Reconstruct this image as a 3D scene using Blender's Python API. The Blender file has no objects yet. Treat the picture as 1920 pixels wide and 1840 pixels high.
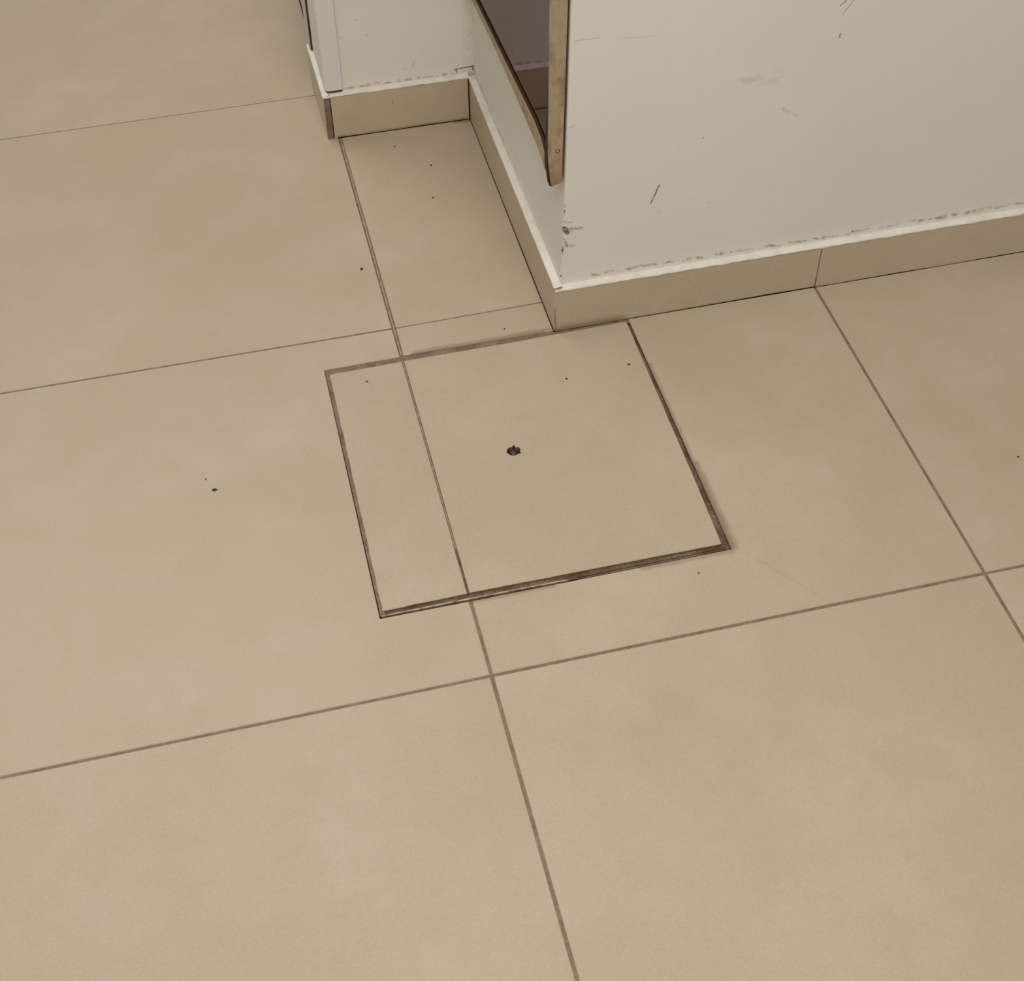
import bpy, math, random
from mathutils import Vector, Matrix, Euler, noise
from mathutils.geometry import tessellate_polygon

C = bpy.context.scene.collection
scn = bpy.context.scene
R = random.Random(7)

# ------------------------------------------------------------------ camera, light, exposure
cam = bpy.data.cameras.new('camera')
cam.sensor_fit = 'HORIZONTAL'
cam.sensor_width = 36.0
cam.lens = 49.873
cam.clip_start = 0.05
co = bpy.data.objects.new('camera', cam)
C.objects.link(co)
co.location = (-0.18172, -0.88310, 1.32379)
co.rotation_euler = (0.727270, 0.007669, -0.239572)
scn.camera = co

world = bpy.data.worlds.new('world')
scn.world = world
world.use_nodes = True
bg = world.node_tree.nodes['Background']
bg.inputs['Color'].default_value = (1.0, 0.965, 0.925, 1)
bg.inputs['Strength'].default_value = 0.30

def area(name, loc, size, power, color, target=None):
    l = bpy.data.lights.new(name, 'AREA')
    l.shape = 'RECTANGLE'; l.size = size[0]; l.size_y = size[1]
    l.energy = power; l.color = color
    o = bpy.data.objects.new(name, l)
    C.objects.link(o); o.location = loc
    return o
area('ceiling_lamp', (-0.2, -0.8, 2.7), (1.4, 1.4), 51, (1.0, 0.965, 0.925))
area('ceiling_lamp', (-0.8, 2.2, 2.7), (1.4, 1.4), 27, (1.0, 0.965, 0.925))

vs = scn.view_settings
vs.view_transform = 'Standard'; vs.look = 'None'; vs.gamma = 1.0; vs.exposure = 0.05
vs.use_curve_mapping = False

# ------------------------------------------------------------------ material helpers
class NT:
    def __init__(s, name):
        s.m = bpy.data.materials.new(name); s.m.use_nodes = True
        s.t = s.m.node_tree; s.t.nodes.clear()
        s.out = s.n('ShaderNodeOutputMaterial'); s.b = s.n('ShaderNodeBsdfPrincipled')
        s.l(s.b.outputs[0], s.out.inputs[0])
    def n(s, typ, **kw):
        x = s.t.nodes.new(typ)
        for k, v in kw.items(): setattr(x, k, v)
        return x
    def l(s, a, b): s.t.links.new(a, b)
    def obj(s): return s.n('ShaderNodeTexCoord').outputs['Object']
    def geo(s): return s.n('ShaderNodeNewGeometry').outputs['Position']
    def noise(s, vec, scale, detail=4, rough=.5, dist=0):
        x = s.n('ShaderNodeTexNoise')
        x.inputs['Scale'].default_value = scale; x.inputs['Detail'].default_value = detail
        x.inputs['Roughness'].default_value = rough; x.inputs['Distortion'].default_value = dist
        s.l(vec, x.inputs['Vector']); return x.outputs['Fac']
    def rng(s, v, a, b, c=0., d=1., smooth=False):
        x = s.n('ShaderNodeMapRange')
        if smooth: x.interpolation_type = 'SMOOTHSTEP'
        for i, q in zip((1, 2, 3, 4), (a, b, c, d)): x.inputs[i].default_value = q
        s.l(v, x.inputs[0]); return x.outputs[0]
    def math(s, op, a, b=None):
        x = s.n('ShaderNodeMath', operation=op)
        for i, q in enumerate((a, b)):
            if q is None: continue
            if isinstance(q, (int, float)): x.inputs[i].default_value = q
            else: s.l(q, x.inputs[i])
        return x.outputs[0]
    def mix(s, f, a, b):
        x = s.n('ShaderNodeMix', data_type='RGBA')
        if isinstance(f, (int, float)): x.inputs[0].default_value = f
        else: s.l(f, x.inputs[0])
        for i, q in ((6, a), (7, b)):
            if isinstance(q, tuple): x.inputs[i].default_value = (*q[:3], 1)
            else: s.l(q, x.inputs[i])
        return x.outputs[2]
    def bump(s, h, strength, dist=.001):
        x = s.n('ShaderNodeBump'); x.inputs['Strength'].default_value = strength
        x.inputs['Distance'].default_value = dist
        s.l(h, x.inputs['Height']); s.l(x.outputs[0], s.b.inputs['Normal'])
    def fin(s, color, rough=.5, spec=.5, metal=0.):
        if isinstance(color, tuple): s.b.inputs['Base Color'].default_value = (*color, 1)
        else: s.l(color, s.b.inputs['Base Color'])
        s.b.inputs['Roughness'].default_value = rough
        s.b.inputs['Specular IOR Level'].default_value = spec
        s.b.inputs['Metallic'].default_value = metal
        return s.m

def segment_group():
    """mask of a stroke from A to B: 1 on the stroke, 0 away from it"""
    g = bpy.data.node_groups.new('stroke_mask', 'ShaderNodeTree')
    I = g.interface
    for nm, t in (('P', 'NodeSocketVector'), ('A', 'NodeSocketVector'), ('BA', 'NodeSocketVector'), ('InvLen2', 'NodeSocketFloat'),
                  ('Inner', 'NodeSocketFloat'), ('Outer', 'NodeSocketFloat'), ('Strength', 'NodeSocketFloat')):
        I.new_socket(nm, in_out='INPUT', socket_type=t)
    I.new_socket('Mask', in_out='OUTPUT', socket_type='NodeSocketFloat')
    gi = g.nodes.new('NodeGroupInput'); go = g.nodes.new('NodeGroupOutput')
    L = g.links.new
    sub = g.nodes.new('ShaderNodeVectorMath'); sub.operation = 'SUBTRACT'
    L(gi.outputs['P'], sub.inputs[0]); L(gi.outputs['A'], sub.inputs[1])
    dot = g.nodes.new('ShaderNodeVectorMath'); dot.operation = 'DOT_PRODUCT'
    L(sub.outputs[0], dot.inputs[0]); L(gi.outputs['BA'], dot.inputs[1])
    mu = g.nodes.new('ShaderNodeMath'); mu.operation = 'MULTIPLY'; mu.use_clamp = True
    L(dot.outputs['Value'], mu.inputs[0]); L(gi.outputs['InvLen2'], mu.inputs[1])
    sc = g.nodes.new('ShaderNodeVectorMath'); sc.operation = 'SCALE'
    L(gi.outputs['BA'], sc.inputs[0]); L(mu.outputs[0], sc.inputs['Scale'])
    s2 = g.nodes.new('ShaderNodeVectorMath'); s2.operation = 'SUBTRACT'
    L(sub.outputs[0], s2.inputs[0]); L(sc.outputs[0], s2.inputs[1])
    le = g.nodes.new('ShaderNodeVectorMath'); le.operation = 'LENGTH'
    L(s2.outputs[0], le.inputs[0])
    mr = g.nodes.new('ShaderNodeMapRange'); mr.interpolation_type = 'SMOOTHSTEP'
    L(le.outputs['Value'], mr.inputs[0]); L(gi.outputs['Inner'], mr.inputs[1]); L(gi.outputs['Outer'], mr.inputs[2])
    L(gi.outputs['Strength'], mr.inputs[3]); mr.inputs[4].default_value = 0
    L(mr.outputs[0], go.inputs[0])
    return g
SEG = segment_group()

def strokes(nt, pos, marks):
    """marks: (A, B, inner, outer, strength); returns the union mask"""
    acc = None
    for a, b, i, o, st in marks:
        x = nt.n('ShaderNodeGroup'); x.node_tree = SEG
        ba = Vector(b) - Vector(a)
        nt.l(pos, x.inputs['P'])
        x.inputs['A'].default_value = a; x.inputs['BA'].default_value = ba
        x.inputs['InvLen2'].default_value = 1 / max(ba.length_squared, 1e-9)
        x.inputs['Inner'].default_value = i; x.inputs['Outer'].default_value = o; x.inputs['Strength'].default_value = st
        acc = x.outputs[0] if acc is None else nt.math('MAXIMUM', acc, x.outputs[0])
    return acc

def warped(nt, pos, scale, amount):
    """position wobbled by noise, so that strokes get ragged edges"""
    x = nt.n('ShaderNodeTexNoise'); x.inputs['Scale'].default_value = scale; x.inputs['Detail'].default_value = 3
    nt.l(pos, x.inputs['Vector'])
    s = nt.n('ShaderNodeVectorMath', operation='SUBTRACT'); nt.l(x.outputs['Color'], s.inputs[0]); s.inputs[1].default_value = (.5, .5, .5)
    k = nt.n('ShaderNodeVectorMath', operation='SCALE'); nt.l(s.outputs[0], k.inputs[0]); k.inputs['Scale'].default_value = amount
    a = nt.n('ShaderNodeVectorMath', operation='ADD'); nt.l(pos, a.inputs[0]); nt.l(k.outputs[0], a.inputs[1])
    return a.outputs[0]

# ------------------------------------------------------------------ materials
TA, TB, TC = (.448, .370, .255), (.424, .362, .246), (.486, .404, .294)
def tile_material(name, gain=1.0, dark_marks=None, ctr=(0, 0, 0)):
    nt = NT(name); p = nt.geo()
    off = nt.n('ShaderNodeVectorMath', operation='ADD')
    nt.l(p, off.inputs[0])
    oi = nt.n('ShaderNodeObjectInfo')
    comb = nt.n('ShaderNodeCombineXYZ')
    nt.l(nt.math('MULTIPLY', oi.outputs['Random'], 9.0), comb.inputs[0]); nt.l(nt.math('MULTIPLY', oi.outputs['Random'], 5.0), comb.inputs[2])
    nt.l(comb.outputs[0], off.inputs[1])
    v = off.outputs[0]
    g = lambda c: tuple(q * gain for q in c)
    big = nt.rng(nt.noise(v, 5.0, 4, .55, .4), .38, .62)
    mid = nt.rng(nt.noise(v, 16, 4, .6, .3), .36, .64)
    c = nt.mix(big, g(TA), g(TC))
    c = nt.mix(nt.math('MULTIPLY', mid, .55), c, g(TB))
    fine = nt.rng(nt.noise(v, 420, 2, .6), .3, .7, -.5, .5)
    grain = nt.math('ADD', nt.math('MULTIPLY', fine, .10), nt.math('MULTIPLY', oi.outputs['Random'], .03))
    hsv = nt.n('ShaderNodeHueSaturation'); nt.l(c, hsv.inputs['Color'])
    nt.l(nt.math('ADD', grain, .985), hsv.inputs['Value'])
    c = hsv.outputs[0]
    if dark_marks:
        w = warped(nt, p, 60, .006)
        m = strokes(nt, w, dark_marks)
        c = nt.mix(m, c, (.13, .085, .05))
    nt.bump(nt.noise(v, 260, 3, .6), .06, .0006)
    return nt.fin(c, .42, .35)

FLOOR_DARK_MARKS = [  # dirt smudges, and a gradient by the cover's right gap, darker towards the near end
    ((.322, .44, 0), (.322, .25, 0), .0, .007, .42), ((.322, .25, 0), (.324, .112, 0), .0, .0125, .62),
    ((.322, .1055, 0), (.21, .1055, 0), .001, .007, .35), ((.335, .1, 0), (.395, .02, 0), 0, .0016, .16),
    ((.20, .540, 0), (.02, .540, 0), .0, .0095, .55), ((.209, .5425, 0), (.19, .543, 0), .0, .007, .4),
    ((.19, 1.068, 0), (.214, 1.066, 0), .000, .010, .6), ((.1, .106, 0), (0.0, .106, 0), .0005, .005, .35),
]
M = {}
M['tile'] = tile_material('beige_porcelain_tile', 1.0, FLOOR_DARK_MARKS)
M['cover_tile'] = tile_material('cover_tile', .985)
M['skirting'] = tile_material('skirting_tile', 1.20, [
    ((.2165, .5365, 0), (.216, .5365, .04), .0003, .0022, .6), ((.22, .5365, .0), (.31, .5365, .0), .0, .015, .5),
    ((.22, .5365, 0), (.62, .5365, 0), .0, .004, .35), ((.6, .5365, .0), (.6, .5365, .015), .0, .003, .4),
    ((.2143, 1.066, .0), (.2143, 1.066, .07), .0005, .004, .5), ((.205, 1.069, .0), (-.0, 1.069, .0), .0005, .006, .45),
    ((.214, 1.06, .0), (.214, .55, .0), .0003, .003, .4), ((.09, 1.069, .055), (.09, 1.069, .048), .0002, .0012, .4)])
nt = NT('cut_tile_edge'); p = nt.geo()
M['cut_edge'] = nt.fin(nt.mix(nt.rng(nt.noise(p, 70, 4), .35, .65), (.25, .19, .12), (.17, .115, .07)), .75, .2)

nt = NT('grout'); p = nt.geo()
gm = nt.mix(nt.rng(nt.noise(p, 35, 5, .6), .35, .65), (.285, .228, .158), (.20, .150, .095))
gm = nt.mix(nt.math('MULTIPLY', nt.rng(nt.noise(p, 400, 2), .4, .65), .35), gm, (.10, .065, .04))
nt.bump(nt.noise(p, 500, 3), .4, .0008)
M['grout'] = nt.fin(gm, .85, .15)

nt = NT('grimy_joint_filler'); p = nt.geo()
gm = nt.mix(nt.rng(nt.noise(p, 28, 5, .65), .38, .62), (.22, .165, .108), (.115, .068, .04))
gm = nt.mix(nt.math('MULTIPLY', nt.rng(nt.noise(p, 300, 3), .42, .62), .5), gm, (.075, .045, .028))
nt.bump(nt.noise(p, 350, 3), .7, .0015)
M['filler'] = nt.fin(gm, .85, .15)

nt = NT('pale_joint_filler'); p = nt.geo()
gm = nt.mix(nt.rng(nt.noise(p, 28, 5, .65), .38, .62), (.27, .21, .145), (.19, .128, .08))
gm = nt.mix(nt.math('MULTIPLY', nt.rng(nt.noise(p, 300, 3), .42, .62), .35), gm, (.10, .07, .045))
nt.bump(nt.noise(p, 350, 3), .6, .0012)
M['filler_pale'] = nt.fin(gm, .85, .15)

nt = NT('pale_grout'); p = nt.geo()
M['grout_pale'] = nt.fin(nt.mix(nt.rng(nt.noise(p, 60, 4), .38, .62), (.35, .28, .195), (.26, .20, .13)), .85, .15)

nt = NT('worn_metal_edge'); p = nt.geo()
M['metal'] = nt.fin(nt.mix(nt.rng(nt.noise(p, 45, 5), .45, .62), (.50, .40, .28), (.16, .10, .06)), .5, .5, .35)
nt = NT('dark_grime_shade'); p = nt.geo()
M['grime_shade'] = nt.fin(nt.mix(nt.rng(nt.noise(p, 80, 4), .35, .65), (.055, .03, .018), (.10, .06, .036)), .8, .2)  # grime in the joints, and the painted shadow line under the corner strip

def wall_material(name, marks, marks_soft, base=(.83, .785, .705), chipped=None):
    nt = NT(name); p = nt.geo()
    c = nt.mix(nt.rng(nt.noise(p, 3.5, 4), .35, .65), base, tuple(q * .965 for q in base))
    c = nt.mix(nt.math('MULTIPLY', nt.rng(nt.noise(p, 180, 3, .6), .35, .7), .10), c, tuple(q * .8 for q in base))
    m = None
    if marks:
        m = strokes(nt, warped(nt, p, 130, .003), marks)
        br = nt.rng(nt.noise(p, 210, 3, .7), .28, .44)
        c = nt.mix(nt.math('MULTIPLY', m, br), c, (.12, .10, .085))
    if chipped:
        m = strokes(nt, warped(nt, p, 170, .0075), chipped)
        br = nt.rng(nt.noise(p, 330, 4, .75), .34, .50)
        c = nt.mix(nt.math('MULTIPLY', m, br), c, (.09, .07, .055))
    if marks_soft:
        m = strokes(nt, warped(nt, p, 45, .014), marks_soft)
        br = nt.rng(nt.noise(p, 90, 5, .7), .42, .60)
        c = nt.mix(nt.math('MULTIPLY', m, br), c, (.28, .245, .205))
    nt.bump(nt.noise(p, 120, 4, .6), .10, .0012)
    return nt.fin(c, .55, .3)

YF, YW = .5367, .547        # baseboard face and wall face on the near wall
XS, XW = .2143, .2250       # the same on the side of the near wall
YB, YBW = 1.0690, 1.0790    # the same on the back wall
XL, XLW = -.0185, -.0145    # the same on the end of the back wall
f = lambda x, z: (x, YW, z)
hard = [
    (f(.3555, .2138), f(.3455, .186), .0004, .0014, .95), (f(.5665, .4354), f(.577, .446), .0003, .0012, .7),
    (f(.583, .442), f(.572, .425), .0003, .0011, .55), (f(.5725, .393), f(.5735, .398), .0004, .0018, .8),
    (f(.235, .4380), f(.266, .4378), .0002, .0010, .36), (f(.2905, .433), f(.335, .4300), .0001, .0009, .22),
    (f(.4091, .2755), f(.4093, .2757), .0003, .0017, .7), (f(.4275, .1718), f(.4277, .172), .0003, .0016, .6),
    (f(.358, .169), f(.3583, .169), .0002, .0016, .35),
    (f(.647, .0825), f(.6472, .0827), .0006, .0022, .9),
]
chips = [
    (f(.2285, .205), f(.2280, .188), .0006, .0022, .9), (f(.2285, .178), f(.240, .176), .0003, .0020, .5),
    (f(.2285, .166), f(.2335, .160), .0020, .0052, .95), (f(.230, .165), f(.252, .164), .0004, .0032, .55),
    (f(.2280, .150), f(.2330, .138), .0008, .0036, .6), (f(.230, .138), f(.244, .137), .0003, .0022, .4),
    (f(.2270, .137), f(.2265, .124), .0010, .0024, .95), (f(.2262, .116), f(.2258, .104), .0004, .0018, .6),
    (f(.2255, .089), f(.2250, .0825), .0008, .0022, .95),
    (f(.2300, .45), f(.2300, .46), .0004, .0018, .5),
    (f(.2295, .32), f(.238, .322), .0002, .0015, .35), (f(.2300, .472), f(.2300, .478), .0004, .0018, .6),
]
soft = [
    (f(.452, .350), f(.50, .349), .002, .012, .22), (f(.47, .356), f(.478, .352), .001, .006, .28), (f(.500, .309), f(.535, .289), .000, .004, .35),
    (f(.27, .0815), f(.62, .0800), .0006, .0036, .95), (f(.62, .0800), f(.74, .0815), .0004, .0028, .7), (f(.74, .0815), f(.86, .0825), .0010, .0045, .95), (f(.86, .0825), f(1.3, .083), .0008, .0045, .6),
    # side of the near wall
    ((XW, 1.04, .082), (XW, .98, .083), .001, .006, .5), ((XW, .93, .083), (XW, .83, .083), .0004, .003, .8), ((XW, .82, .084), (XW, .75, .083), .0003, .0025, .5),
]
M['wall'] = wall_material('off_white_wall_paint', hard, soft, chipped=chips)
b = lambda x, z: (x, YBW, z)
M['wall_back'] = wall_material('off_white_wall_paint_stub', [
    (b(.195, .088), b(.2235, .089), .0006, .0018, .95), (b(.2235, .09), b(.2235, .083), .0006, .002, .95), (b(.198, .089), b(.197, .082), .0004, .0016, .9),
    (b(.045, .195), b(.0452, .1952), .0005, .002, .55), (b(.02, .17), b(.0202, .17), .0005, .002, .5), (b(.06, .168), b(.0602, .168), .0005, .002, .4),
    (b(.13, .112), b(.128, .104), .0003, .0014, .35), (b(.115, .101), b(.1155, .1), .0003, .0016, .4)],
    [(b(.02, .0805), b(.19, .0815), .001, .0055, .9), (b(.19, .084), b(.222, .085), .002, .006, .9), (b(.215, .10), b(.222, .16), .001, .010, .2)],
    base=(.82, .78, .695))
nt = NT('caulk'); p = nt.geo()
cc = nt.mix(nt.math('MULTIPLY', nt.rng(nt.noise(p, 40, 5, .6), .45, .68), .6), (.775, .73, .65), (.62, .565, .48))
nt.bump(nt.noise(p, 150, 4), .25, .0012)
M['caulk'] = nt.fin(cc, .6, .3)
nt = NT('white_plastic'); p = nt.geo()
M['plastic'] = nt.fin(nt.mix(nt.rng(nt.noise(p, 12, 3), .3, .7), (.78, .765, .73), (.755, .74, .70)), .45, .4)
nt = NT('white_door_paint'); p = nt.geo()
M['door'] = nt.fin(nt.mix(nt.rng(nt.noise(p, 8, 3), .3, .7), (.66, .61, .52), (.60, .55, .46)), .5, .4)
nt = NT('tan_wood_edging'); p = nt.geo()
mp = nt.n('ShaderNodeMapping'); mp.inputs['Scale'].default_value = (1, 1, .22); nt.l(p, mp.inputs[0])
wc = nt.mix(nt.rng(nt.noise(mp.outputs[0], 95, 5, .6), .35, .65), (.46, .36, .235), (.38, .285, .17))
wc = nt.mix(nt.math('MULTIPLY', nt.rng(nt.noise(p, 45, 4), .52, .66), .55), wc, (.20, .135, .075))
wc = nt.mix(strokes(nt, p, [((.20, .5487, .236), (.23, .5487, .24), .002, .03, .55)]), wc, (.28, .15, .08))
M['wood'] = nt.fin(wc, .55, .3)
nt = NT('dark_wood_edge_shade'); M['dark_wood_shade'] = nt.fin((.05, .022, .012), .6, .2)  # dark edging and backing; also stands for shade in the mirror and door gaps
nt = NT('bronze_mirror'); p = nt.geo()
M['mirror'] = nt.fin((.1, .1, .1), .04)
gl = nt.n('ShaderNodeBsdfGlossy'); gl.inputs['Roughness'].default_value = .035
nt.l(nt.mix(nt.rng(nt.noise(p, 6, 3), .3, .7), (.28, .238, .245), (.268, .226, .236)), gl.inputs['Color'])
nt.l(gl.outputs[0], nt.out.inputs[0])
nt = NT('brown_bolt'); p = nt.geo()
M['bolt'] = nt.fin(nt.mix(nt.rng(nt.noise(p, 220, 3), .4, .6), (.05, .022, .015), (.035, .013, .008)), .38, .5)
nt = NT('screw_steel'); M['steel'] = nt.fin((.55, .47, .36), .3, .5, .8)
nt = NT('crumb'); p = nt.obj()
M['crumb'] = nt.fin(nt.mix(nt.rng(nt.noise(p, 900, 3), .4, .6), (.05, .035, .018), (.09, .07, .03)), .8, .2)
nt = NT('crumb_grey'); M['crumb_grey'] = nt.fin((.20, .15, .10), .85, .2)

# ------------------------------------------------------------------ mesh helpers
def mesh(name, verts, faces, mat, parent=None, loc=None, smooth=False, mats=None, fm=None):
    me = bpy.data.meshes.new(name)
    o = Vector(loc) if loc is not None else Vector((0, 0, 0))
    me.from_pydata([tuple(Vector(v) - o) for v in verts], [], faces)
    for m in (mats or [mat]): me.materials.append(m)
    if fm:
        for pl, i in zip(me.polygons, fm): pl.material_index = i
    if smooth:
        for pl in me.polygons: pl.use_smooth = True
    me.update()
    ob = bpy.data.objects.new(name, me)
    C.objects.link(ob)
    ob.location = o
    if parent:
        ob.parent = parent
        ob.location = o - parent.matrix_world.translation if not parent.parent else o - parent.parent.location - parent.location
    return ob

def empty(name, loc=(0, 0, 0)):
    e = bpy.data.objects.new(name, None); C.objects.link(e)
    e.location = loc; e.empty_display_size = .05
    e.matrix_world = Matrix.Translation(loc)
    return e

def tag(o, label=None, cat=None, group=None, kind=None):
    for k, v in (('label', label), ('category', cat), ('group', group), ('kind', kind)):
        if v: o[k] = v
    return o

def inset(loop, d):
    """mitred offset of a counter-clockwise loop towards its inside (clockwise loops grow)"""
    n = len(loop); out = []
    for i in range(n):
        a, b, c = Vector(loop[i - 1]), Vector(loop[i]), Vector(loop[(i + 1) % n])
        u = (b - a).normalized(); w = (c - b).normalized()
        n1 = Vector((-u.y, u.x)); n2 = Vector((-w.y, w.x))
        k = n1 + n2
        k = k / max(k.dot(n1), .25) if k.length > 1e-6 else n1
        out.append(tuple(b + k * d))
    return out

def slab(name, outline, z0, z1, mat, parent=None, ch=.0007, holes=(), side_mat=None, bottom=True):
    """plate with a chamfered upper edge; outline counter-clockwise, holes clockwise"""
    loops = [list(outline)] + [list(h) for h in holes]
    verts, faces, fm = [], [], []
    tops = [inset(l, ch) for l in loops]
    tri = tessellate_polygon([[Vector((x, y, 0)) for x, y in l] for l in tops])
    for l in tops: verts += [(x, y, z1) for x, y in l]
    for t in tri:
        a, b_, c = (Vector(verts[i]) for i in t)
        faces.append(tuple(t) if (b_ - a).cross(c - a).z > 0 else tuple(reversed(t))); fm.append(0)
    base = 0
    for l in loops:
        n = len(l); m0 = len(verts)
        verts += [(x, y, z1 - ch) for x, y in l]; verts += [(x, y, z0) for x, y in l]
        for i in range(n):
            j = (i + 1) % n
            faces.append((base + j, base + i, m0 + i, m0 + j)); fm.append(0)
            faces.append((m0 + j, m0 + i, m0 + n + i, m0 + n + j)); fm.append(1 if side_mat else 0)
        base += n
    ctr = sum((Vector((x, y, 0)) for x, y in outline), Vector()) / len(outline)
    return mesh(name, verts, faces, mat, parent, loc=(ctr.x, ctr.y, z0), mats=[mat, side_mat] if side_mat else None, fm=fm)

def box(name, x0, x1, y0, y1, z0, z1, mat, parent=None, ch=0.0, loc=None):
    import bmesh
    bm = bmesh.new()
    bmesh.ops.create_cube(bm, size=1.0, matrix=Matrix.Translation(((x0 + x1) / 2, (y0 + y1) / 2, (z0 + z1) / 2)) @ Matrix.Diagonal((x1 - x0, y1 - y0, z1 - z0, 1)))
    if ch: bmesh.ops.bevel(bm, geom=bm.edges[:], offset=ch, segments=2, affect='EDGES', profile=.5)
    vs_ = [tuple(v.co) for v in bm.verts]; idx = {v: i for i, v in enumerate(bm.verts)}
    fs = [tuple(idx[v] for v in f_.verts) for f_ in bm.faces]; bm.free()
    return mesh(name, vs_, fs, mat, parent, loc=loc or ((x0 + x1) / 2, (y0 + y1) / 2, z0))

def rough_loop(pts, step, amp, sides=None, seed=0):
    """subdivide a closed loop and jitter the chosen sides, for chipped edges"""
    rr = random.Random(seed); out = []; n = len(pts)
    for i in range(n):
        a, b_ = Vector(pts[i]), Vector(pts[(i + 1) % n]); out.append(tuple(a))
        A = amp if sides is None else amp * sides[i]
        if A <= 0: continue
        k = max(2, int((b_ - a).length / step)); nn = Vector((-(b_ - a).y, (b_ - a).x)).normalized()
        for q in range(1, k):
            j = noise.noise(Vector((q * .9 + seed * 13, i * 7.3, 0))) * .7 + noise.noise(Vector((q * .23 + seed, i * 3.3, 5))) * .8
            out.append(tuple(a.lerp(b_, q / k) + nn * A * j))
    return out

# ------------------------------------------------------------------ floor
floor = mesh('floor', [(-2.4, -2.4, -.014), (3, -2.4, -.014), (3, 3.0, -.014), (-2.4, 3.0, -.014), (-2.4, -2.4, -.03), (3, -2.4, -.03), (3, 3, -.03), (-2.4, 3, -.03)],
             [(0, 1, 2, 3), (7, 6, 5, 4), (0, 4, 5, 1), (1, 5, 6, 2), (2, 6, 7, 3), (3, 7, 4, 0)], M['grime_shade'])
tag(floor, kind='structure', label='large beige square floor tiles with brown grout joints')

OX0, OX1, OY0, OY1 = -.1073, .3220, .1080, .5392     # opening of the access cover
# joint half widths, by line index
HX = {-1: .0016, 0: .0019, 1: .0019}
HY = {-1: .0016, 0: .0017, 1: .0015, 2: .0012}
hx = lambda i: HX.get(i, .0016)
hy = lambda j: HY.get(j, .0014)
S = .6
for i in range(-4, 5):
    for j in range(-4, 5):
        x0, x1 = i * S + hx(i), (i + 1) * S - hx(i + 1)
        y0, y1 = j * S + hy(j), (j + 1) * S - hy(j + 1)
        rr = random.Random(i * 31 + j)
        q = [(x0, y0), (x1, y0), (x1, y1), (x0, y1)]
        dz = rr.uniform(-.0003, .0002)
        if (i, j) == (-1, 1): q = [(x0, .6 - .001 - .0012 + hy(1) * 2), (-.0026, .5995), (-.0030, 1.2 - .001), (x0, 1.2 - .001)]
        elif (i, j) == (0, 1):
            if True: q = [(.0030, .5985 + .0008), (XS - .0003, .6018 + .0006), (XS - .0003, YB - .0004), (.0026, YB - .0004)]
        elif (i, j) == (-1, 0): q = [(x0, y0), (-.0016, y0), (-.0016, OY0), (OX0, OY0 + .0006), (OX0 + .0006, OY1 - .0008), (-.0024, OY1), (-.0026, .5968), (x0, y1)]
        elif (i, j) == (0, 0): q = [(.0020, y0), (x1, y0), (x1, YF - .0004), (OX1, YF - .0004), (OX1, OY0 - .0002), (.0020, OY0 - .0004)]
        elif j >= 1 and i >= 1: continue                    # inside the near wall
        elif (i, j) == (1, 0): q = [(x0, y0), (x1, y0), (x1, YF - .0004), (x0, YF - .0004)]
        elif i >= 2 and j == 0: q = [(x0, y0), (x1, y0), (x1, YF - .0004), (x0, YF - .0004)]
        elif i == 0 and j > 1: continue
        elif i == -1 and j > 1: q = [(x0, y0), (-.0026, y0), (-.0026, y1), (x0, y1)]
        t = slab('tile', q, -.0095, dz, M['tile'], floor, ch=.0008, side_mat=M['cut_edge'])
        if (i, j) == (0, 0):
            # piece of that tile left between the cover and the recess
            slab('tile', [(.0026, OY1 + .0006), (XS - .0003, OY1 - .0003), (XS - .0003, .6018 - .0022), (.0030, .5985 - .0016)], -.0095, dz, M['tile'], floor, ch=.0008, side_mat=M['cut_edge'])
# grout filling the joints: long strips just under the tile faces
def strip(name, x0, x1, y0, y1, z, mat, parent, n=1, amp=0):
    if amp == 0:
        return mesh(name, [(x0, y0, z), (x1, y0, z), (x1, y1, z), (x0, y1, z), (x0, y0, z - .006), (x1, y0, z - .006), (x1, y1, z - .006), (x0, y1, z - .006)],
                    [(0, 1, 2, 3), (0, 4, 5, 1), (1, 5, 6, 2), (2, 6, 7, 3), (3, 7, 4, 0)], mat, parent, loc=((x0 + x1) / 2, (y0 + y1) / 2, z))
gz = -.0011
for j in range(-3, 4):
    if j == 1: strip('grout_joint', -2.4, XS, .5925, .6065, gz, M['grout'], floor)
    elif j == 2: strip('grout_joint', -2.4, -.0022, 1.194, 1.206, gz, M['grout'], floor)
    elif j > 2: strip('grout_joint', -2.4, -.0022, j * S - .005, j * S + .005, gz, M['grout'], floor)
    else: strip('grout_joint', -2.4, 3.0, j * S - .005, j * S + .005, gz, M['grout'], floor)
for i in range(-3, 5):
    if i == 0:
        strip('grout_joint', -.006, .006, -2.4, OY0 - .0005, gz + .0002, M['grout'], floor)
        strip('grout_joint', -.006, .006, OY1, YB, gz + .0001, M['filler'], floor)
        strip('grout_joint', -.0014, .0018, OY1 + .002, YB - .001, gz + .0006, M['grout_pale'], floor)
    elif i > 0: strip('grout_joint', i * S - .005, i * S + .005, -2.4, YF, gz - .0003, M['grout'], floor)
    else: strip('grout_joint', i * S - .005, i * S + .005, -2.4, 3.0, gz - .0003, M['grout'], floor)

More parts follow.
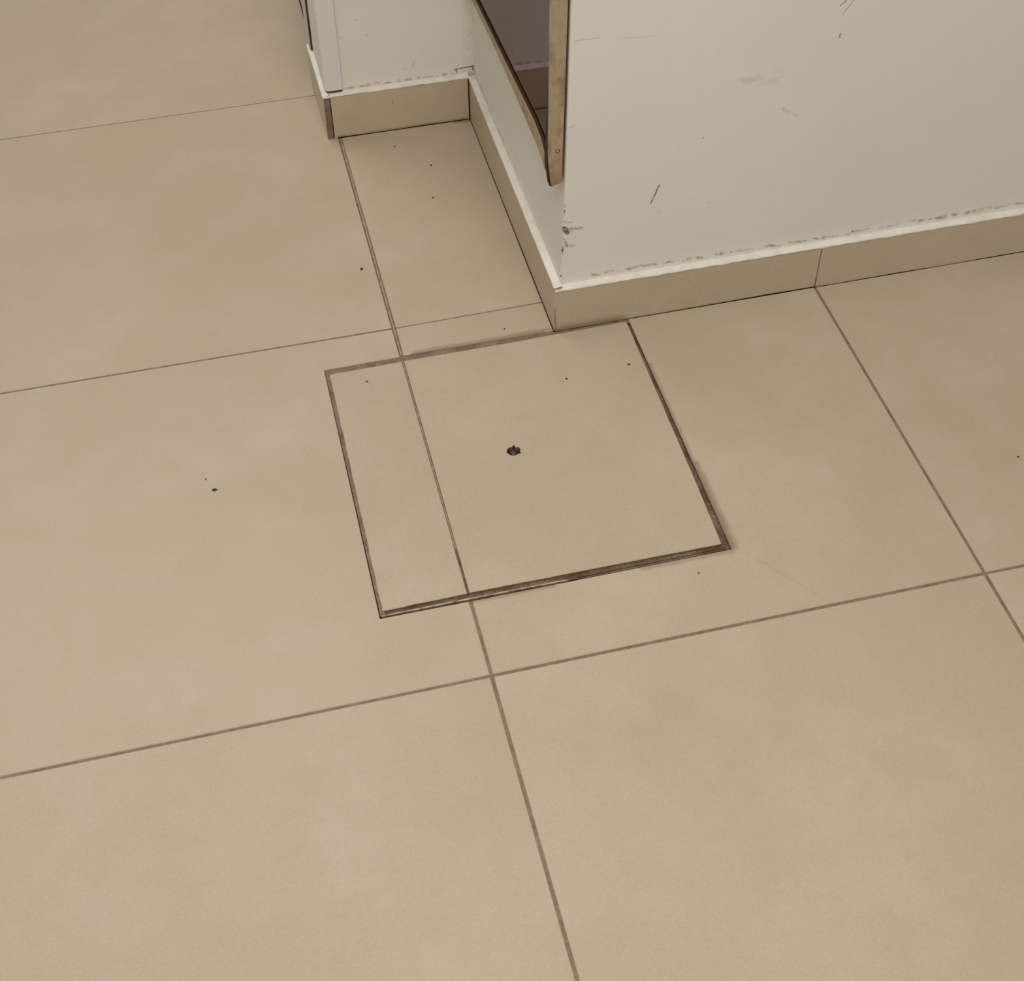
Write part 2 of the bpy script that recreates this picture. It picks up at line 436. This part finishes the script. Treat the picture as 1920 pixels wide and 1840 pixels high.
# ------------------------------------------------------------------ near wall (front and recess side) and back wall
def wall_near():
    rows = [(0.0, .2245, .2255), (.08, .2247, .2257), (.20, .2278, .2235), (.36, .2292, .2225), (.50, .2303, .222), (1.2, .233, .222), (2.6, .235, .222)]
    prof = []
    verts, faces = [], []
    r = .0035
    for z, xf, xb in rows:
        ring = [(3.0, YW), ]
        for k in range(5):
            a = math.radians(-90 - k * 22.5)
            ring.append((xf + r + r * math.cos(a), YW + r + r * math.sin(a)))
        ring += [(xb, 1.30), (3.0, 1.30)]
        verts += [(x, y, z) for x, y in ring]
    n = 8
    for i in range(len(rows) - 1):
        for k in range(n):
            a, b_ = i * n + k, i * n + (k + 1) % n
            faces.append((b_, a, a + n, b_ + n))
    faces.append(tuple(range(n))); faces.append(tuple(reversed(range((len(rows) - 1) * n, len(rows) * n))))
    return mesh('wall_front', verts, faces, M['wall'], loc=(1.6, .9, 0))
wf = tag(wall_near(), kind='structure', label='scuffed off-white wall ending in a chipped corner')
wb = tag(box('wall_back', XLW, .2300, YBW, 1.205, 0, 2.6, M['wall_back'], ch=.0015), kind='structure', label='short off-white wall at the back of the recess')

# skirting ---------------------------------------------------------------
def skirting_tile(parent, p0, p1, nrm, h0, h1, thick, seed, gap0=.0004, gap1=.0016, name='tile', end_mat=None, grow=None):
    """one skirting tile from p0 to p1 (ground points of its face), nrm points out of the wall"""
    p0, p1, nrm = Vector((*p0, 0)), Vector((*p1, 0)), Vector((*nrm, 0))
    k = max(2, int((p1 - p0).length / .03)); ch = .0008
    verts, faces = [], []
    for q in range(k + 1):
        c = p0.lerp(p1, q / k)
        e = gap0 + (gap1 - gap0) * max(0, min(1, .5 + noise.noise(Vector((q * .35 + seed * 9.1, seed, 0))) * 1.1))
        if grow: e *= max(0, min(1, (q / k - grow[0]) / (grow[1] - grow[0])))
        h = h0 + (h1 - h0) * q / k
        back = c - nrm * thick
        verts += [(c.x, c.y, e), (c.x, c.y, h - ch), (c.x - nrm.x * ch, c.y - nrm.y * ch, h), (back.x, back.y, h), (back.x, back.y, e)]
    for q in range(k):
        for r in range(5):
            a, b_ = q * 5 + r, q * 5 + (r + 1) % 5
            faces.append((a, a + 5, b_ + 5, b_))
    faces.append((0, 1, 2, 3, 4)); faces.append(tuple(reversed([k * 5 + r for r in range(5)])))
    c = (p0 + p1) / 2
    import bmesh
    o = mesh(name, verts, faces, M['skirting'], parent, loc=(c.x, c.y, 0))
    bm = bmesh.new(); bm.from_mesh(o.data); bmesh.ops.recalc_face_normals(bm, faces=bm.faces); bm.to_mesh(o.data); bm.free()
    if end_mat:
        o.data.materials.append(end_mat)
    return o

def caulk(parent, p0, p1, nrm, z, depth, seed, lip=.0016, up=.0030, step=.006, wob=1.0):
    """paint-covered bead from the front upper edge of the skirting up to the wall"""
    p0, p1, nrm = Vector((*p0, 0)), Vector((*p1, 0)), Vector((*nrm, 0))
    k = max(3, int((p1 - p0).length / step)); verts, faces = [], []
    nz = lambda q, s: noise.noise(Vector((q * .37 + seed * 5.7, s * 3.1, seed))) * wob
    for q in range(k + 1):
        c = p0.lerp(p1, q / k)
        lp = max(.0003, lip * (.75 + 1.1 * nz(q, 1))); o = .0006 + .0003 * nz(q, 2)
        prof = [(o, -lp), (o + .0002, -lp * .3), (.0002, .0009 + .0005 * nz(q, 3)), (-depth * .45, .0014 + .0006 * nz(q, 4)), (-depth * .85, .0019), (-depth - .0008, up + .0012 * nz(q, 5)), (-depth - .0008, -lp)]
        for d, dz in prof: verts.append((c.x + nrm.x * d, c.y + nrm.y * d, z + dz))
    n = 7
    for q in range(k):
        for r in range(n - 1):
            a, b_ = q * n + r, q * n + r + 1
            faces.append((a, a + n, b_ + n, b_))
    c = (p0 + p1) / 2
    o = mesh('caulk_bead', verts, faces, M['caulk'], parent, loc=(c.x, c.y, z), smooth=True)
    import bmesh
    bm = bmesh.new(); bm.from_mesh(o.data); bmesh.ops.recalc_face_normals(bm, faces=bm.faces)
    up_ = sum(f_.normal.z * f_.calc_area() for f_ in bm.faces)
    if up_ < 0: bmesh.ops.reverse_faces(bm, faces=bm.faces)
    bm.to_mesh(o.data); bm.free()
    return o

def base(name, loc, label):
    return tag(empty(name, loc), kind='structure', label=label)
bf = base('baseboard_front', (1.0, YF, 0), 'beige tile skirting along the scuffed white wall')
skirting_tile(bf, (.2178, YF), (.5990, YF + .0003), (0, -1), .0726, .0716, .010, 1, .0002, .0014, grow=(.25, .8))
skirting_tile(bf, (.6002, YF), (1.1990, YF), (0, -1), .0716, .0712, .010, 2, -.0004, .0008)
skirting_tile(bf, (1.2006, YF), (1.7990, YF), (0, -1), .0716, .0712, .010, 3)
skirting_tile(bf, (1.8006, YF), (2.3990, YF), (0, -1), .0716, .0712, .010, 4)
caulk(bf, (.2150, YF), (2.4, YF), (0, -1), .0720, .0100, 1, lip=.0020)
box('grime_shade_line', .6001 - .0008, .6001 + .0008, YF + .0012, YF + .006, .001, .071, M['grime_shade'], bf)
box('grime_shade_line', .2150, .2176, YF + .0008, YF + .006, .0005, .070, M['filler'], bf)
bs = base('baseboard_side', (XS, .8, 0), 'beige tile skirting along the recess side below the mirror')
skirting_tile(bs, (XS + .0006, .5372), (XS, 1.0650), (-1, 0), .0755, .0765, .009, 5, -.0001, .0007)
caulk(bs, (XS, .5370), (XS, 1.070), (-1, 0), .0762, .0100, 2, lip=.0008, wob=.6)
bb = base('baseboard_back', (.1, YB, 0), 'beige tile skirting across the back of the recess')
skirting_tile(bb, (-.0078, YB + .0005), (.2125, YB), (0, -1), .0772, .0752, .009, 6, .0000, .0014)
caulk(bb, (-.0200, YB), (.2150, YB), (0, -1), .0768, .0098, 3, lip=.0022)
box('grime_shade_line', .2122, .2150, YB + .001, YB + .006, .001, .074, M['grime_shade'], bb)
box('grime_shade_line', -.0092, -.0076, YB + .0012, YB + .006, .001, .076, M['grime_shade'], bb)
bl = base('baseboard_left', (XL, 1.14, 0), 'beige tile skirting along the end of the back wall')
o = skirting_tile(bl, (XL - .003, 1.2270), (XL - .0005, 1.0692), (-1, 0), .0775, .0775, .0095, 7, .0, .0006)
o.data.materials.append(M['cut_edge'])
for pl in o.data.polygons:
    if abs(pl.normal.y) > .9 and pl.center.y < 0: pl.material_index = 1
caulk(bl, (XL - .0035, 1.2275), (XL - .0010, 1.0690), (-1, 0), .0772, .0100, 4, lip=.0016, up=.0022)

# ------------------------------------------------------------------ white corner strip on the back wall
cs = mesh('corner_strip', [], [], M['plastic']) if False else None
def corner_strip():
    x0, x1, y0 = -.0142, .0138, YBW - .0050
    z0, z1, r = .0825, 2.6, .004
    pts = [(x0 + r, z0), (x1 - r * .6, z0), (x1, z0 + r * .6), (x1, z1), (x0, z1), (x0, z0 + r)]
    ins = [(x0 + r + .0002, z0 + .001), (x1 - r * .6 - .0004, z0 + .001), (x1 - .001, z0 + r * .6 + .0004), (x1 - .001, z1), (x0 + .001, z1), (x0 + .001, z0 + r + .0002)]
    n = 6
    verts = [(x, y0, z) for x, z in ins] + [(x, y0 + .0009, z) for x, z in pts] + [(x, YBW - .0004, z) for x, z in pts]
    faces = [tuple(range(n))]
    for i in range(n):
        j = (i + 1) % n
        faces += [(j, i, i + n, j + n), (j + n, i + n, i + 2 * n, j + 2 * n)]
    faces.append(tuple(reversed(range(2 * n, 3 * n))))
    o = mesh('trim_1', verts, faces, M['plastic'], loc=(0, YBW, z0))
    import bmesh
    bm = bmesh.new(); bm.from_mesh(o.data); bmesh.ops.recalc_face_normals(bm, faces=bm.faces); bm.to_mesh(o.data); bm.free()
    return tag(o, kind='structure', label='flat white strip up the corner of the back wall')
corner_strip()
box('grime_shade_line', -.0110, .0122, YBW - .0042, YBW - .0006, .0800, .0822, M['grime_shade'], bb)  # shadow line below the corner strip, put in as a dark bar

# ------------------------------------------------------------------ door behind the end of the back wall
d = base('door_1', (0, 1.4, 0), 'white door frame just past the end of the back wall')
box('door_jamb', -.0192, .06, 1.2100, 1.252, .0, 2.1, M['door'], d, ch=.0008)
box('door_stop', -.0015, .05, 1.2525, 1.268, .0, 2.1, M['door'], d, ch=.001)
box('door_leaf', -.0050, .035, 1.2705, 2.10, .0245, 2.08, M['door'], d, ch=.0015)
box('dark_seam', -.0172, .02, 1.2056, 1.2098, .0775, 2.1, M['grime_shade'], d)
box('undercut_shade', -.0046, .030, 1.2710, 2.10, .0010, .0243, M['dark_wood_shade'], d)  # dark bar standing in for the shade in the gap under the leaf

# ------------------------------------------------------------------ mirror on the side of the near wall
MX = .2056
mir = tag(empty('wall_mirror', (MX, .78, .24)), 'tall dark tinted mirror in a tan frame on the recess side of the wall', 'mirror')
ztop = 1.75
ys, ye = .5480, 1.058
# edge strip: its end face looks out of the wall corner
def prism_y(name, poly, y0, y1, mat, parent, loc):
    n = len(poly)
    verts = [(x, y0, z) for x, z in poly] + [(x, y1, z) for x, z in poly]
    faces = [tuple(range(n)), tuple(reversed(range(n, 2 * n)))] + [((i + 1) % n, i, i + n, (i + 1) % n + n) for i in range(n)]
    o = mesh(name, verts, faces, mat, parent, loc=loc)
    import bmesh
    bm = bmesh.new(); bm.from_mesh(o.data); bmesh.ops.recalc_face_normals(bm, faces=bm.faces)
    bmesh.ops.bevel(bm, geom=[e for e in bm.edges], offset=.0006, segments=1, affect='EDGES')
    bm.to_mesh(o.data); bm.free()
    return o
es = prism_y('edge_strip', [(MX + .0046, .2385), (MX + .0070, .2372), (.2225, .2402), (.2242, .2420), (.2258, .36), (.2270, .49), (.2275, ztop), (MX, ztop), (MX, .40), (MX + .0002, .284), (MX + .0012, .268)],
             ys, ys + .003, M['wood'], mir, (MX, ys, .24))
# thin dark seam behind the strip
prism_y('seam', [(MX + .0034, .2352), (MX + .0066, .2338), (.2232, .2372), (.2254, .2400), (.2270, .36), (.2279, .49), (.2283, ztop), (MX + .0034, ztop), (MX + .0032, .40), (MX - .0006, .284), (MX - .0006, .266)], ys + .0032, ys + .0150, M['dark_wood_shade'], mir, (MX, ys + .013, .24))
glass = box('mirror_glass', MX + .0030, MX + .0050, ys + .014, ye, .262, ztop - .01, M['mirror'], mir)
backing = box('backing_board', MX + .0055, .2215, ys + .014, ye, .266, ztop - .005, M['dark_wood_shade'], mir)
# bottom rail, face narrowing towards the back
def rail():
    secs = [(ys + .0152, .2530, .2740), (.585, .2600, .2860), (.62, .2630, .2885), (.74, .2640, .2820), (.86, .2632, .2755), (.99, .2560, .2680), (ye, .2530, .2640)]
    verts, faces = [], []
    for y, za, zb in secs:
        verts += [(MX, y, za), (MX, y, zb), (MX + .0025, y, zb + .0006), (MX + .0145, y, zb - .004), (MX + .0145, y, za)]
    n = 5
    for i in range(len(secs) - 1):
        for k in range(n):
            a, b_ = i * n + k, i * n + (k + 1) % n
            faces.append((a, b_, b_ + n, a + n))
    faces += [tuple(range(n)), tuple(reversed(range((len(secs) - 1) * n, len(secs) * n)))]
    o = mesh('bottom_rail', verts, faces, M['wood'], mir, loc=(MX, .8, .26))
    import bmesh
    bm = bmesh.new(); bm.from_mesh(o.data); bmesh.ops.recalc_face_normals(bm, faces=bm.faces); bm.to_mesh(o.data); bm.free()
    # dark rebate between the rail and the glass, its shade put in as a dark strip
    verts, faces = [], []
    for y, za, zb in secs:
        verts += [(MX + .0004, y, zb + .0002), (MX + .0004, y, zb + .0032), (MX + .0032, y, zb + .0036), (MX + .0032, y, zb)]
    for i in range(len(secs) - 1):
        for k in range(4):
            a, b_ = i * 4 + k, i * 4 + (k + 1) % 4
            faces.append((a, b_, b_ + 4, a + 4))
    o2 = mesh('rebate', verts, faces, M['dark_wood_shade'], mir, loc=(MX, .8, .28))
    bm = bmesh.new(); bm.from_mesh(o2.data); bmesh.ops.recalc_face_normals(bm, faces=bm.faces); bm.to_mesh(o2.data); bm.free()
rail()
box('top_rail', MX, .2215, ys + .0165, ye, ztop - .022, ztop, M['wood'], mir, ch=.0006)
box('rear_strip', MX, .2215, ye, ye + .009, .25, ztop, M['wood'], mir, ch=.0006)
# screw head near the foot of the edge strip
def screw(name, c, r, parent):
    verts, faces = [], []; n = 14
    rings = [(r * 1.0, .0), (r * .95, -.0006), (r * .6, -.0011), (r * .3, -.0013)]
    for rad, dy in rings: verts += [(c[0] + rad * math.cos(2 * math.pi * k / n), c[1] + dy, c[2] + rad * math.sin(2 * math.pi * k / n)) for k in range(n)]
    for i in range(3):
        for k in range(n): faces.append((i * n + k, i * n + (k + 1) % n, (i + 1) * n + (k + 1) % n, (i + 1) * n + k))
    verts.append((c[0], c[1] - .0013, c[2])); faces += [(3 * n + k, 3 * n + (k + 1) % n, 4 * n) for k in range(n)]
    o = mesh(name, verts, faces, M['steel'], parent, loc=c, smooth=True)
    verts, faces = [], []
    for rad, dy in ((r * 1.45, -.0001), (r * .98, -.0004)): verts += [(c[0] + rad * math.cos(2 * math.pi * k / n), c[1] + dy, c[2] + rad * math.sin(2 * math.pi * k / n)) for k in range(n)]
    for k in range(n): faces.append((k, (k + 1) % n, n + (k + 1) % n, n + k))
    mesh('screw_rim', verts, faces, M['dark_wood_shade'], parent, loc=c)
    return o
screw('screw_head', (.2178, ys - .0002, .2889), .0019, mir)

# ------------------------------------------------------------------ access cover in the floor
cov = tag(empty('floor_access_cover', (.107, .323, 0)), 'square tiled inspection cover set in the floor with a bolt in its middle', 'cover')
# hole around the bolt, chipped
hc = Vector((.1060, .3290)); hr = .0078
hole = []
for k in range(28):
    a = -2 * math.pi * k / 28
    rr_ = hr * (1 + .05 * math.sin(3 * a + 1) + R.uniform(-.03, .03))
    for ang, w, amt in ((math.radians(78), .20, .60), (math.radians(35), .28, .22), (math.radians(-38), .22, .42), (math.radians(178), .3, .12)):
        dd = abs((a - ang + math.pi) % (2 * math.pi) - math.pi)
        rr_ += hr * amt * max(0, 1 - dd / w)
    hole.append((hc.x + rr_ * 1.10 * math.cos(a), hc.y + rr_ * .98 * math.sin(a)))
big = rough_loop([(.0014, .1196), (.3128, .1182), (.3150, .215), (.3162, .349), (.3178, .5318), (.2150, .5305), (.1500, .5290), (.0014, .5288)], .008, .0005, [1, .3, .3, .3, .3, .3, .4, .3], 3)
small = rough_loop([(-.1026, .1182), (-.0016, .1192), (-.0016, .5286), (-.1010, .5272)], .006, .0011, [.9, .25, .3, 1.0], 5)
def move_top(o, dz): o.location.z += dz
slab('tile', big, -.0090, .0006, M['cover_tile'], cov, ch=.0006, holes=[hole], side_mat=M['cut_edge'])
slab('tile', small, -.0090, .0004, M['cover_tile'], cov, ch=.0006, side_mat=M['cut_edge'])
strip('tile_joint', -.0024, .0022, .1200, .5282, -.0010, M['filler'], cov)
strip('tile_joint', -.0010, .0006, .19, .5265, -.0003, M['grout_pale'], cov)
# filler around the tiles: four ragged bands below the tile faces
def band(name, x0, x1, y0, y1, z, mat, parent, seed, amp=.0006):
    L = x1 - x0 if (x1 - x0) > (y1 - y0) else y1 - y0
    k = max(3, int(L / .006)); verts, faces = [], []
    along_x = (x1 - x0) > (y1 - y0)
    for q in range(k + 1):
        t = q / k
        for m in range(4):
            s_ = m / 3
            x, y = (x0 + (x1 - x0) * t, y0 + (y1 - y0) * s_) if along_x else (x0 + (x1 - x0) * s_, y0 + (y1 - y0) * t)
            verts.append((x, y, z + amp * noise.noise(Vector((x * 180, y * 180, seed)))))
    for q in range(k):
        for m in range(3):
            a = q * 4 + m
            f_ = (a, a + 4, a + 5, a + 1) if along_x else (a, a + 1, a + 5, a + 4)
            faces.append(f_)
    o = mesh(name, verts, faces, mat, parent, loc=((x0 + x1) / 2, (y0 + y1) / 2, z))
    import bmesh
    bm = bmesh.new(); bm.from_mesh(o.data)
    if sum(f_.normal.z for f_ in bm.faces) < 0: bmesh.ops.reverse_faces(bm, faces=bm.faces)
    bm.to_mesh(o.data); bm.free()
    return o
band('joint_filler', OX0 + .0012, -.1000, OY0 + .004, OY1 - .0004, -.0012, M['filler_pale'], cov, 1)
band('joint_filler', OX0 + .0012, .214, .5268, OY1 - .0002, -.0010, M['filler_pale'], cov, 2)
band('joint_filler', .214, OX1, .5288, YF - .0002, -.0008, M['filler_pale'], cov, 3)
band('joint_filler', .3120, OX1 - .0003, .112, .5290, -.0036, M['filler'], cov, 4)
band('joint_filler', OX0 + .001, .315, .1135, .1205, -.0030, M['filler'], cov, 5)
# worn metal rim showing in the near gap, and the outer frame lip
def bar(name, pts, w, z, h, mat, parent):
    verts, faces = [], []
    for (x, y) in pts: verts += [(x, y - w / 2, z), (x, y + w / 2, z), (x, y + w / 2, z - h), (x, y - w / 2, z - h)]
    for i in range(len(pts) - 1):
        for k in range(4):
            a, b_ = i * 4 + k, i * 4 + (k + 1) % 4
            faces.append((a, b_, b_ + 4, a + 4))
    faces += [(0, 1, 2, 3), tuple((len(pts) - 1) * 4 + k for k in (3, 2, 1, 0))]
    o = mesh(name, verts, faces, mat, parent, loc=(pts[0][0], pts[0][1], z))
    import bmesh
    bm = bmesh.new(); bm.from_mesh(o.data); bmesh.ops.recalc_face_normals(bm, faces=bm.faces); bm.to_mesh(o.data); bm.free()
    return o
bar('frame_rim', [(OX0 + .002, .1118), (-.05, .1122), (0, .1120), (.06, .1118), (.13, .1112)], .0019, -.0009, .006, M['metal'], cov)
bar('frame_rim', [(.13, .1112), (.20, .1112), (.262, .1114), (.3205, .1116)], .0026, -.0028, .005, M['filler'], cov)
# bolt
def bolt():
    verts, faces = [], []; n = 22; r = .0070
    prof = [(1.0, -.0060), (.98, -.0034), (.86, -.0020), (.62, -.0008), (.34, -.0001), (.12, .0001)]
    for a_, z in prof: verts += [(hc.x + r * a_ * math.cos(2 * math.pi * k / n), hc.y + r * .95 * a_ * math.sin(2 * math.pi * k / n), z) for k in range(n)]
    for i in range(len(prof) - 1):
        for k in range(n): faces.append((i * n + k, i * n + (k + 1) % n, (i + 1) * n + (k + 1) % n, (i + 1) * n + k))
    faces.append(tuple((len(prof) - 1) * n + k for k in range(n)))
    tag(mesh('bolt', verts, faces, M['bolt'], cov, loc=(hc.x, hc.y, -.006), smooth=True), label='dark brown domed bolt head')
    n = 24
    mesh('bolt_recess', [(hc.x + .0125 * math.cos(2 * math.pi * k / n), hc.y + .0125 * math.sin(2 * math.pi * k / n), -.0048) for k in range(n)], [tuple(range(n))], M['dark_wood_shade'], cov, loc=(hc.x, hc.y, -.0048))
bolt()

# ------------------------------------------------------------------ crumbs on the floor
def crumb(x, y, r, z, label, mat='crumb', seed=0, el=1.0, rot=0):
    import bmesh
    bm = bmesh.new(); bmesh.ops.create_icosphere(bm, subdivisions=2, radius=1)
    for v in bm.verts:
        k = 1 + .45 * noise.noise(v.co * 1.4 + Vector((seed * 3.1, seed, 0)))
        v.co = Vector((v.co.x * r * k * el, v.co.y * r * k, max(-.25, v.co.z) * r * .55 * k))
    zmin = min(v.co.z for v in bm.verts)
    me = bpy.data.meshes.new('crumb')
    for v in bm.verts: v.co.z -= zmin
    bm.to_mesh(me); bm.free(); me.materials.append(M[mat])
    for pl in me.polygons: pl.use_smooth = True
    o = bpy.data.objects.new('crumb', me); C.objects.link(o)
    o.location = (x, y, z); o.rotation_euler = (0, 0, rot)
    return tag(o, label, 'crumb', 'crumbs on the floor')
crumb(-.0545, .5013, .0015, .0004, 'tiny dark crumb on the narrow left piece of the cover', seed=1)
crumb(.2064, .4407, .0016, .0006, 'tiny dark crumb on the cover, between its bolt and the wall', seed=2)
crumb(.2957, .4471, .0016, .0006, 'tiny dark crumb on the cover beside its right edge', seed=3, el=1.3)
crumb(-.2733, .3557, .0022, .0002, 'dark olive crumb on the open tile left of the cover', seed=4, el=1.5)
crumb(-.2819, .3764, .0012, .0002, 'pale grey crumb beside the dark olive crumb left of the cover', 'crumb_grey', seed=5)
crumb(-.0218, .7353, .0019, .0002, 'dark olive crumb left of the joint that runs to the back wall', seed=6, rot=.9, el=1.5)
crumb(.1268, .9595, .0016, .0002, 'dark crumb on the recess floor, second from the back skirting', seed=7)
crumb(.1132, .8765, .0014, .0002, 'dark crumb on the recess floor, farthest from the back skirting', seed=8)
crumb(.0808, 1.0230, .0015, .0002, 'dark crumb on the recess floor nearest the back skirting', seed=9)
crumb(.1493, .5586, .0013, .0002, 'tiny dark crumb on the floor strip between the cover and the recess joint', seed=12)
crumb(.2716, .0824, .0014, .0002, 'pale brown crumb just below the near edge of the cover', 'crumb_grey', seed=10)
crumb(.7255, .1625, .0014, .0002, 'dark crumb on the tile beyond the joint that runs from the skirting seam', seed=11)
